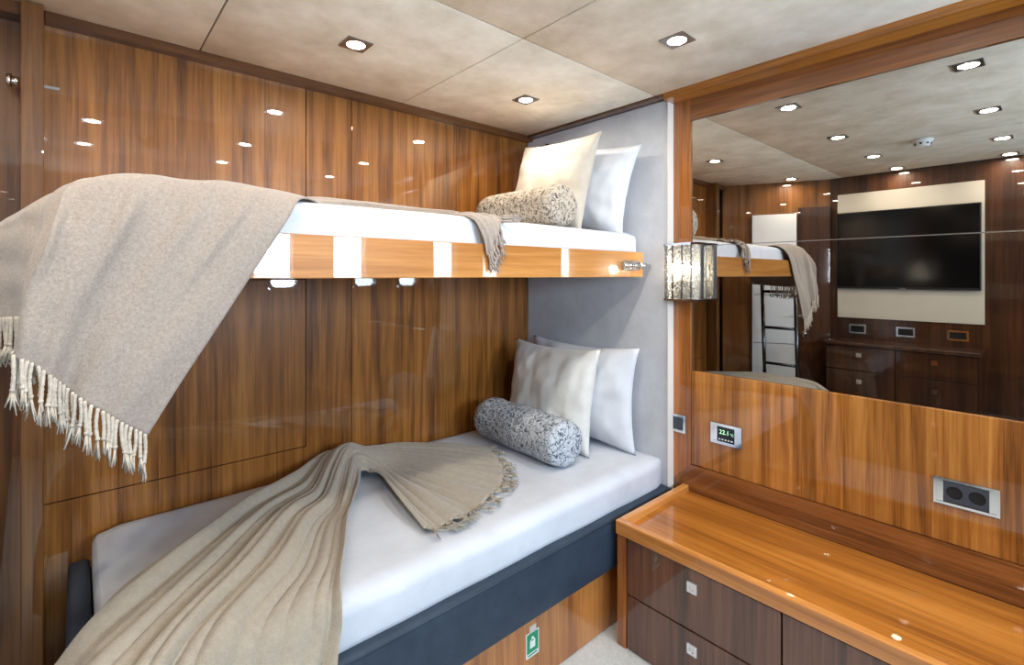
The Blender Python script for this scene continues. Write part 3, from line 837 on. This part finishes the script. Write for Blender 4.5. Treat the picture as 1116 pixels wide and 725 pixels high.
for (y, x) in arc[1:-1]:
    obj('joint_bar', bx(x - .003, x + .008, y - .0016, y + .0016, SZ0 + .010, SZ1 - .010), 'steel_dark', sc)
for y in (SY0, SY1):
    for j in range(3):
        z0 = SZ0 + .012 + j * (SZ1 - SZ0 - .024) / 3; z1 = z0 + (SZ1 - SZ0 - .024) / 3 - .003
        t = B(); box(t, 2.088, 2.110, min(y, y + (.008 if y == SY0 else -.008)), max(y, y + (.008 if y == SY0 else -.008)), z0, z1)
        obj('crystal_tile', t, 'crystal', sc)
obj('side_strip', bx(2.055, 2.084, SY0 - .004, SY0 + .004, SZ0 + .010, SZ1 - .010), 'satin', sc); obj('side_strip', bx(2.077, 2.086, SY1 - .006, SY1, SZ0 + .010, SZ1 - .010), 'satin', sc)
bl = B(); bmesh.ops.create_uvsphere(bl, u_segments=16, v_segments=10, radius=.017, matrix=Matrix.Translation((2.078, 1.155, .03)))
bo = obj('bulb', bl, 'bulb', sc, True)
pl = bpy.data.lights.new('sconce_light', 'POINT'); pl.energy = SCONCE_W; pl.color = WARM; pl.shadow_soft_size = .02
po = bpy.data.objects.new('sconce_light', pl); po.location = (2.048 - 2.08, 0, .146); po.parent = sc; C.objects.link(po)

# reading lamp behind the upper cushions
rd = thing('reading_light', 'small round reading light on the grey panel behind the upper cream cushion', 'lamp', (2.07, 2.017, .715))
rb = B(); cyl(rb, (2.0745, 2.017, .742), (2.058, 2.017, .742), .028, 24)
obj('ring', rb, 'chrome', rd, True)
rb = B(); cyl(rb, (2.0575, 2.017, .742), (2.048, 2.017, .742), .02, 24)
obj('head', rb, 'black', rd, True)

# ------------------------------------------------------------------ ceiling lights
dlt = []
def downlight(x, y, label):
    d = thing('ceiling_light', label, 'ceiling light', (x, y, ZC), 'recessed square ceiling lights')
    s = .046
    fr = B(); n = 32
    sq = []; ci = []
    for k in range(n):
        a = 2 * math.pi * k / n + math.pi / 4; c, si = math.cos(a), math.sin(a); q = s / max(abs(c), abs(si)); sq.append((q * c, q * si)); ci.append((.033 * c, .033 * si))
    rows = [[fr.verts.new((x + a, y + b, ZC - zo)) for a, b in pts] for pts, zo in ((sq, 0.0002), (sq, .005), (ci, .005), (ci, -.006))]
    for r0, r1 in zip(rows, rows[1:]):
        for k in range(n): fr.faces.new((r0[k], r0[(k + 1) % n], r1[(k + 1) % n], r1[k]))
    bmesh.ops.recalc_face_normals(fr, faces=fr.faces)
    obj('bezel', fr, 'satin', d)
    lp = B(); cyl(lp, (x, y, ZC - .001), (x, y, ZC - .003), .0328, 28)
    obj('lamp_glass', lp, 'lamp', d)
    l = bpy.data.lights.new('downlight', 'AREA'); l.shape = 'DISK'; l.size = .064; l.energy = SPOT_W; l.color = WARM; l.spread = math.radians(170)
    lo = bpy.data.objects.new('downlight', l); lo.location = (0, 0, -.0045); lo.parent = d; C.objects.link(lo)
    return d
for x, y, lab in (
    (.756, 1.71, 'square ceiling light above the middle of the upper bunk'),
    (1.60, 1.71, 'square ceiling light above the upper bunk pillows'),
    (1.60, .92, 'square ceiling light above the near end of the desk, close to the grey panel'),
    (1.60, .258, 'square ceiling light seen nearest the top right corner of the mirror'),
    (.80, .92, 'ceiling light reflected in the mirror left of the smoke detector and level with it'),
    (.80, .26, 'ceiling light reflected in the mirror right of the smoke detector and level with it'),
    (.03, .258, 'ceiling light reflected in the mirror above the right of the television, upper of two'),
    (-.56, .258, 'ceiling light reflected in the mirror above the right of the television, lower of two'),
    (.06, .90, 'ceiling light reflected in the mirror just above the left of the television panel'),
    (-.545, .88, 'ceiling light reflected in the mirror nearest the top of the television panel'),
    (-.395, 1.59, 'ceiling light reflected in the mirror above the white door')):
    downlight(x, y, lab)

sd = thing('smoke_detector', 'white round smoke detector on the ceiling, reflected in the mirror', 'smoke detector', (.35, .59, ZC))
sb = B(); cyl(sb, (.35, .59, ZC - .001), (.35, .59, ZC - .014), .055, 32)
obj('base', sb, 'white', sd, True)
sb = B(); cyl(sb, (.35, .59, ZC - .014), (.35, .59, ZC - .045), .05, 32, .034)
obj('head', sb, 'white', sd)
for k in range(8):
    a = 2 * math.pi * k / 8
    sb = B(); c = Vector((.35 + .0435 * math.cos(a), .59 + .0435 * math.sin(a), ZC - .03)); cyl(sb, c, c + Vector((math.cos(a), math.sin(a), -.4)) * .002, .006, 8)
    obj('vent', sb, 'black', sd)

# ------------------------------------------------------------------ things reflected in the mirror
tp = single('backing_board', bx(XT + .0005, XT + .010, .392, 1.312, -.361, .692, bev=.001), 'cream', 'cream backing board behind the wall television', 'panel')
tv = thing('television', 'flat black television on the cream board, reflected in the mirror', 'television', (XT + .03, .86, -.112))
obj('housing', bx(XT + .0105, XT + .042, .408, 1.314, -.112, .530, bev=.003), 'black', tv)
obj('screen', bx(XT + .0425, XT + .0445, .416, 1.306, -.094, .522), 'screen', tv)
obj('badge', bx(XT + .0425, XT + .047, .84, .885, -.112, -.102), 'satin', tv)
for yc, lab in ((1.168, 'chrome framed wall socket under the left of the television'), (.847, 'chrome framed wall socket under the middle of the television'), (.537, 'chrome framed wall socket under the right of the television')):
    s = thing('wall_socket', lab, 'socket', (XT, yc, -.49), 'sockets under the television')
    obj('surround', plate_ring(B(), XT, yc - .06, yc + .06, -.492, -.415, .013, 1), 'chrome', s)
    obj('outlet', bx(XT, XT + .005, yc - .047, yc + .047, -.479, -.428), 'black', s)
ds = thing('dresser', 'dark walnut chest of drawers under the television, reflected in the mirror', 'dresser', (-.52, .86, ZF))
DF = -.376
obj('top', bx(XT + .001, DF + .015, .385, 1.335, -.565, -.538, bev=.006), 'dark_wood_y', ds)
obj('carcass', bx(XT + .001, DF - .02, .40, 1.32, ZF + .001, -.5655), 'dark_wood_y', ds)
for a, b in ((.862, 1.316), (.404, .858)):
    zz = [-.568, -.760, -.99, -1.22, ZF + .03]
    for z1, z0 in zip(zz, zz[1:]):
        dr = obj('drawer', bx(DF - .0195, DF, a, b, z0 + .003, z1 - .003, bev=.002), 'dark_wood_y', ds)
        square_pull(dr, DF, (a + b) / 2 - .0, (z0 + z1) / 2 + .03, .036, 1)

ld = thing('ladder', 'grey steel bunk ladder by the foot of the upper bunk, reflected in the mirror', 'ladder', (-.24, 1.61, ZF))
def lx(z): return -.27 + .10 * (z - ZF) / 1.45
for y in (1.483, 1.744):
    r = B(); tube(r, [(lx(ZF), y, ZF + .001), (lx(-.04), y, -.04)], .015, 14)
    obj('rail', r, 'steel_dark', ld, True)
for z in (-.14, -.45, -.76, -1.07):
    r = B(); tube(r, [(lx(z), 1.497, z), (lx(z), 1.73, z)], .013, 12)
    obj('rung', r, 'steel_dark', ld, True)

# ------------------------------------------------------------------ small fittings
ck = B(); p = PY(13, 88, 2.14)
cyl(ck, p, p + Vector((.02, 0, 0)), .014, 16); cyl(ck, p + Vector((-.012, 0, 0)), p, .02, 16)
cyl(ck, p + Vector((.02, 0, 0)), Vector((-.1315, p.y, p.z)), .008, 12)
single('door_catch', ck, 'chrome', 'small chrome catch high on the wooden pilaster at the left edge', 'catch', smooth=True)
hg = bx(-.078, -.040, Y1 - .004, Y1 - .0005, .836 * .99 - .0, .836)
bm = B(); q = PY(57, 96, Y1); box(bm, q.x - .018, q.x + .018, Y1 - .004, Y1 - .0003, q.z - .004, q.z + .004)
hg.free()
single('hinge', bm, 'satin', 'thin metal hinge plate on the wall right of the pilaster', 'hinge')

# safety sign and label on the bed base
def sign_pt(u, v): return PY(u, v, 1.262)
a = sign_pt(573, 700); 
sx0, sx1 = PY(573, 700, 1.262).x, PY(587, 700, 1.262).x
sz1, sz0 = PY(580, 688, 1.262).z, PY(580, 715, 1.262).z
sg = thing('safety_sign', 'small green and white safety sign stuck on the bunk base', 'sign', ((sx0 + sx1) / 2, 1.261, sz0))
obj('plate', bx(sx0, sx1, 1.2605, 1.2618, sz0, sz1), 'white', sg)
obj('green_field', bx(sx0 + .004, sx1 - .004, 1.2600, 1.2605, sz0 + .016, sz1 - .004), 'green', sg)
pc = B(); xc = (sx0 + sx1) / 2; zc = (sz0 + sz1) / 2 + .006; k = (sx1 - sx0) / .05
prism(pc, [(xc + x * k, 1.2597, zc + z * k) for x, z in ((-.010, -.015), (.010, -.015), (.010, .006), (.005, .011), (.0035, .004), (-.0035, .004), (-.005, .011), (-.010, .006))], (0, .0003, 0))
cyl(pc, (xc, 1.2597, zc + .0125 * k), (xc, 1.26, zc + .0125 * k), .0045 * k, 14)
obj('pictogram', pc, 'white', sg)
obj('caption_bar', bx(sx0 + .008, sx1 - .008, 1.2600, 1.2605, sz0 + .006, sz0 + .011), 'green', sg)
bm = B(); u0 = PY(577, 700, 1.262).x; u1 = PY(584, 700, 1.262).x; box(bm, u0, u1, 1.2603, 1.2618, PY(580, 695, 1.262).z + .016, PY(580, 684, 1.262).z + .008)
single('sticker', bm, 'cream', 'tiny pale sticker just above the green safety sign', 'sticker')
